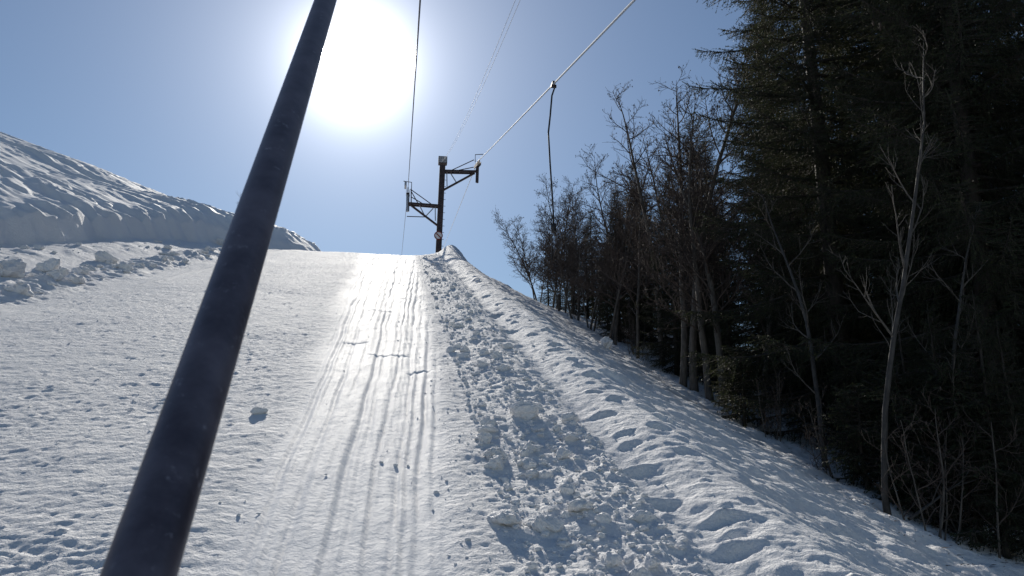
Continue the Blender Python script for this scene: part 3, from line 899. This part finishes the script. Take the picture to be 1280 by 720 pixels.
for px, py, Y, k, sc, rz, lab in (
    (760, 405, 27.0, 'S4', .55, 1.0, 'low spruce crowded behind the pair of thin dark trunks'),
    (718, 385, 31.0, 'S4', .50, 2.0, 'low spruce below the hanging tow bar, under the bare forked trees'),
    (872, 462, 20.5, 'S4', .5, 3.0, 'waist-deep dark spruce between the first and second thick trunks'),
    (832, 440, 22.5, 'S4', .45, 4.0, 'low spruce at the foot of the slim pointed spruce'),
    (700, 375, 34.0, 'S4', .45, 5.0, 'tiny dark spruce tip at the left end of the thicket'),
    (895, 480, 18.6, 'S4', .6, .5, 'bushy spruce right behind the two right thick trunks'),
    (800, 432, 23.8, 'S4', .50, 2.5, 'low dark spruce behind the right-leaning bare trunk'),
    (1225, 652, 9.6, 'S5', 1.5, .7, 'low skirted spruce sapling left of the lower right corner'),
    (1290, 690, 9.2, 'S4', .5, 1.7, 'dark spruce sapling at the right picture border'),
    (1140, 622, 10.4, 'S5', 1.3, 2.7, 'dark spruce sapling just right of the slender birch foot')):
    plant(k, 'spruce_tree', *spot(px, py, Y), lab, 'spruce', GS, rz, sc)
# deep forest
rf = random.Random(5)
deep = [(9.6, 12.6, 'S6', .9), (11.0, 10.0, 'S1', .85), (12.3, 14.5, 'S2', 1.0), (10.5, 16.6, 'S1', .95), (10.3, 20.5, 'S6', .95), (13.8, 18.5, 'S2', .95), (12.0, 23.0, 'S1', .8), (9.9, 25.0, 'S6', .72),
        (14.8, 12.5, 'S1', 1.0), (15.6, 22.5, 'S6', 1.05), (11.6, 28.0, 'S6', .75), (16.5, 16.2, 'S6', 1.2), (9.4, 30.5, 'S3', .8), (14.5, 28.0, 'S6', .8), (10.8, 34.5, 'S3', .8), (18.5, 20.0, 'S1', .9), (13.2, 34.0, 'S6', .62), (12.9, 8.6, 'S2', 1.0), (9.0, 22.2, 'S3', .7), (8.6, 27.6, 'S4', .95), (11, 38, 'S3', .8), (14, 40, 'S6', .6), (17, 34, 'S6', .8), (20, 28, 'S6', .9), (22, 36, 'S6', .9), (8.6, 39, 'S4', .8), (12, 46, 'S6', .5), (18, 44, 'S6', .7), (8.2, 33, 'S4', .85), (16, 28, 'S6', .9), (20, 15, 'S2', 1.0), (18, 11, 'S1', .95)]
for x, y, k, s in deep:
    plant(k, 'spruce_tree', x, y, 'dark spruce deep in the forest behind the front row of conifers', 'spruce', 'spruces deep in the forest', rf.random() * 6.28, s)

# bare trees
B = [
    ('B0', (852, 488, 16.8), 1.00, .3, 'bare tree with straight grey trunk, leftmost of the four thick trunks at snow edge'),
    ('B1', (868, 496, 16.5), 1.02, 1.4, 'bare tree with a slightly bent trunk, second from left of the four thick trunks'),
    ('B0', (890, 513, 15.7), .98, 2.6, 'bare tree, third from left of the four thick trunks at the snow edge'),
    ('B1', (904, 520, 15.2), .90, 4.0, 'leaning bare tree, rightmost of the four thick trunks'),
    ('B3', (880, 460, 20.0), 1.08, .8, 'double-stemmed bare tree rising behind the thick trunks'),
    ('B2', (925, 470, 18.5), 1.1, 3.0, 'bare tree with fine upright twigs against the sky beside the tallest spruce'),
    ('B2', (828, 450, 20.0), 1.12, 5.1, 'bare tree with upright crown just left of the slim pointed spruce'),
    ('B7', (797, 450, 19.6), .92, 1.1, 'bare tree leaning out to the right from the snow edge'),
    ('B4', (768, 438, 22.0), .95, .2, 'thin dark trunk, right one of a close pair by the pale snow block'),
    ('B5', (759, 433, 22.2), .92, 2.2, 'thin forked trunk, left one of a close pair by the pale snow block'),
    ('B4', (780, 425, 24.5), 1.05, 3.3, 'slender bare tree standing behind the close pair of thin trunks'),
    ('B6', (736, 410, 25.0), 1.0, .6, 'bushy bare tree with several stems left of the close pair'),
    ('B5', (722, 398, 27.0), 1.0, 4.4, 'bare forked tree below the hanging tow bar'),
    ('B6', (706, 388, 29.0), 1.05, 2.5, 'broad multi-stemmed bare tree with twigs behind the hanging tow bar'),
    ('B4', (748, 400, 29.0), .95, 5.6, 'thin bare tree inside the thicket behind the bushy one'),
    ('B5', (690, 376, 32.0), .95, 1.9, 'small bare tree near the left end of the thicket'),
    ('B6', (674, 366, 34.0), 1.0, 3.9, 'leftmost low bare bush tree against the sky at the crest'),
    ('B3', (800, 425, 26.0), .92, 2.9, 'twin-stemmed bare tree deep between the small spruces'),
    ('B7', (850, 450, 23.0), 1.0, 4.9, 'bent bare tree behind the slim pointed spruce'),
    ('B2', (950, 520, 15.5), .95, .9, 'thin bare tree in front of the left branches of the tallest spruce'),
    ('B4', (715, 385, 31.0), .9, .9, 'wispy bare tree standing far back behind the forked ones'),
]
for k, s, sc, rz, lab in B:
    plant(k, 'bare_tree', *spot(*s), lab, 'tree', GB, rz, sc)
plant('BN', 'birch_tree', *spot(1108, 622, 9.7), 'pale slender birch standing alone in front of the dark spruces', 'birch', None, .2, 1.0)
plant('BM', 'birch_tree', *spot(1190, 640, 9.9), 'thinner pale birch right of the slender one before the dark spruces', 'birch', None, 1.2, .9)
plant('BM', 'birch_tree', *spot(1030, 570, 11.8), 'faint pale birch left of the slender one, against the spruce branches', 'birch', None, 3.3, 1.0)
for s, sc, rz, lab in (((1160, 640, 9.3), 1.0, 0, 'leafless brush at the snow edge right of the slender birch'), ((1235, 690, 9.4), 1.2, 2, 'leafless brush in the lower right corner of the forest edge'),
                       ((970, 560, 13.0), .8, 1, 'leafless brush right of the knee-high young spruce'), ((1050, 600, 11.2), .8, 3, 'leafless brush between sapling and slender birch'),
                       ((795, 458, 20.4), .8, 4, 'leafless brush at the foot of the right-leaning bare tree'), ((715, 398, 27.5), .8, 5, 'leafless brush below the forked tree near the crest')):
    plant('SH', 'bare_shrub', *spot(*s), lab, 'shrub', 'leafless brush along the forest edge', rz, sc)
plant('SH', 'bare_shrub', -6.7, 33.5, 'few bare twigs poking out over the left snow hill beside the pole', 'shrub', None, 1, .8, .45)

# needles, cones and twig bits on the snow under the trees
def litter():
    rs = np.random.RandomState(9); N = 3800
    y = 6 + 28 * rs.rand(N) ** 1.3; x = 4.6 + 6.5 * rs.rand(N) ** .55
    d_, _ = detail_h(x, y); z = base_h(x, y) + d_ + .006
    a = rs.rand(N) * 6.28; l = .012 + .09 * rs.rand(N) ** 3; w_ = .004 + .006 * rs.rand(N)
    u = np.stack([np.cos(a), np.sin(a), (rs.rand(N) - .3) * .35], 1); v = np.stack([-np.sin(a), np.cos(a), 0 * a], 1)
    c = np.stack([x, y, z], 1); k = np.array([0, 0, .008])
    P = [c - u * l[:, None], c + v * w_[:, None], c + u * l[:, None], c - v * w_[:, None], c + k]
    V = np.stack(P, 1).reshape(-1, 3); o = np.arange(N)[:, None] * 5
    F = np.concatenate([o + np.array([[0, 1, 4]]), o + np.array([[1, 2, 4]]), o + np.array([[2, 3, 4]]), o + np.array([[3, 0, 4]])])
    tag(mesh_obj('forest_litter', V, F, M['twig']), 'dark twig bits and needles scattered on the snow under the trees', kind='stuff')
litter()
# fallen branch
def fallen():
    p = spot(1135, 640, 9.2)
    z = ground(*p)
    T = TwigSet(); rs = np.random.RandomState(3)
    P = curve(np.array([0, 0, .05]), (.8, .15, .42), 1.1, 8, rs, .08, 0)
    T.tube(P, np.linspace(.022, .006, 9), 6)
    for k in (3, 5, 6): T.tube(curve(P[k], unit(P[k + 1] - P[k]) + rs.randn(3) * .6, .4, 4, rs, .1, .2), np.linspace(.009, .004, 5), 4)
    V, F = T.arrays()
    o = mesh_obj('fallen_branch', V, F, M['pale_bark'], smooth=True)
    o.location = (p[0], p[1], z)
    tag(o, 'pale broken branch sticking out of the brush at the foot of the birch', 'branch')
fallen()

# ------------------------------------------------------------------ light
SUN_AZ, SUN_EL = R(-4.3), R(29.2)
sd = Vector((math.sin(SUN_AZ) * math.cos(SUN_EL), math.cos(SUN_AZ) * math.cos(SUN_EL), math.sin(SUN_EL)))
sl = bpy.data.lights.new('sun', 'SUN'); sl.energy = 5.0; sl.angle = R(.5); sl.color = (1, .94, .84)
so = bpy.data.objects.new('sun', sl); COL.objects.link(so)
so.rotation_euler = (-sd).to_track_quat('-Z', 'Y').to_euler()

w = bpy.data.worlds.new('World'); scene.world = w; w.use_nodes = True
nt = w.node_tree; L = nt.links.new
bg = nt.nodes['Background']; out = nt.nodes['World Output']
sky = nt.nodes.new('ShaderNodeTexSky'); sky.sky_type = 'NISHITA'; sky.sun_disc = False
sky.sun_elevation = SUN_EL; sky.sun_rotation = SUN_AZ; sky.altitude = 600; sky.air_density = 1.15; sky.dust_density = .05; sky.ozone_density = 3.5
L(sky.outputs[0], bg.inputs['Color']); bg.inputs['Strength'].default_value = .068
# sun, aureole and lens glare painted into the sky (angle from the sun direction)
tc = nt.nodes.new('ShaderNodeTexCoord')
nrm = nt.nodes.new('ShaderNodeVectorMath'); nrm.operation = 'NORMALIZE'; L(tc.outputs['Generated'], nrm.inputs[0])
dot = nt.nodes.new('ShaderNodeVectorMath'); dot.operation = 'DOT_PRODUCT'; L(nrm.outputs[0], dot.inputs[0]); dot.inputs[1].default_value = sd
ac = nt.nodes.new('ShaderNodeMath'); ac.operation = 'ARCCOSINE'; ac.use_clamp = False; L(dot.outputs['Value'], ac.inputs[0])
def term(sig, amp, pw):
    a = nt.nodes.new('ShaderNodeMath'); a.operation = 'DIVIDE'; L(ac.outputs[0], a.inputs[0]); a.inputs[1].default_value = R(sig)
    b = nt.nodes.new('ShaderNodeMath'); b.operation = 'POWER'; L(a.outputs[0], b.inputs[0]); b.inputs[1].default_value = pw
    c = nt.nodes.new('ShaderNodeMath'); c.operation = 'MULTIPLY'; L(b.outputs[0], c.inputs[0]); c.inputs[1].default_value = -1
    e = nt.nodes.new('ShaderNodeMath'); e.operation = 'EXPONENT'; L(c.outputs[0], e.inputs[0])
    m = nt.nodes.new('ShaderNodeMath'); m.operation = 'MULTIPLY'; L(e.outputs[0], m.inputs[0]); m.inputs[1].default_value = amp
    return m.outputs[0]
s_ = None
for sig, amp, pw in ((1.7, 5.0, 1.2), (4.1, .70, 1.1), (9.0, .36, 1.1), (20.0, .09, 1.2)):
    t_ = term(sig, amp, pw)
    if s_ is None: s_ = t_
    else:
        ad = nt.nodes.new('ShaderNodeMath'); ad.operation = 'ADD'; L(s_, ad.inputs[0]); L(t_, ad.inputs[1]); s_ = ad.outputs[0]
bg2 = nt.nodes.new('ShaderNodeBackground'); bg2.inputs['Color'].default_value = (.97, .97, 1, 1); L(s_, bg2.inputs['Strength'])
add = nt.nodes.new('ShaderNodeAddShader'); L(bg.outputs[0], add.inputs[0]); L(bg2.outputs[0], add.inputs[1]); L(add.outputs[0], out.inputs['Surface'])

# ------------------------------------------------------------------ camera
cam = bpy.data.cameras.new('camera'); co = bpy.data.objects.new('camera', cam); COL.objects.link(co)
cam.sensor_width = 36; cam.lens = 36 * FPX / 1280
cam.clip_start = .03; cam.clip_end = 3000
co.location = (0, 0, CAM_H)
co.rotation_euler = (PI / 2 + PITCH, 0, -YAW)
cam.dof.use_dof = True; cam.dof.focus_distance = 14; cam.dof.aperture_fstop = 16
scene.camera = co
vs = scene.view_settings
vs.view_transform = 'Standard'; vs.look = 'None'; vs.exposure = 0.06; vs.gamma = 1; vs.use_curve_mapping = False
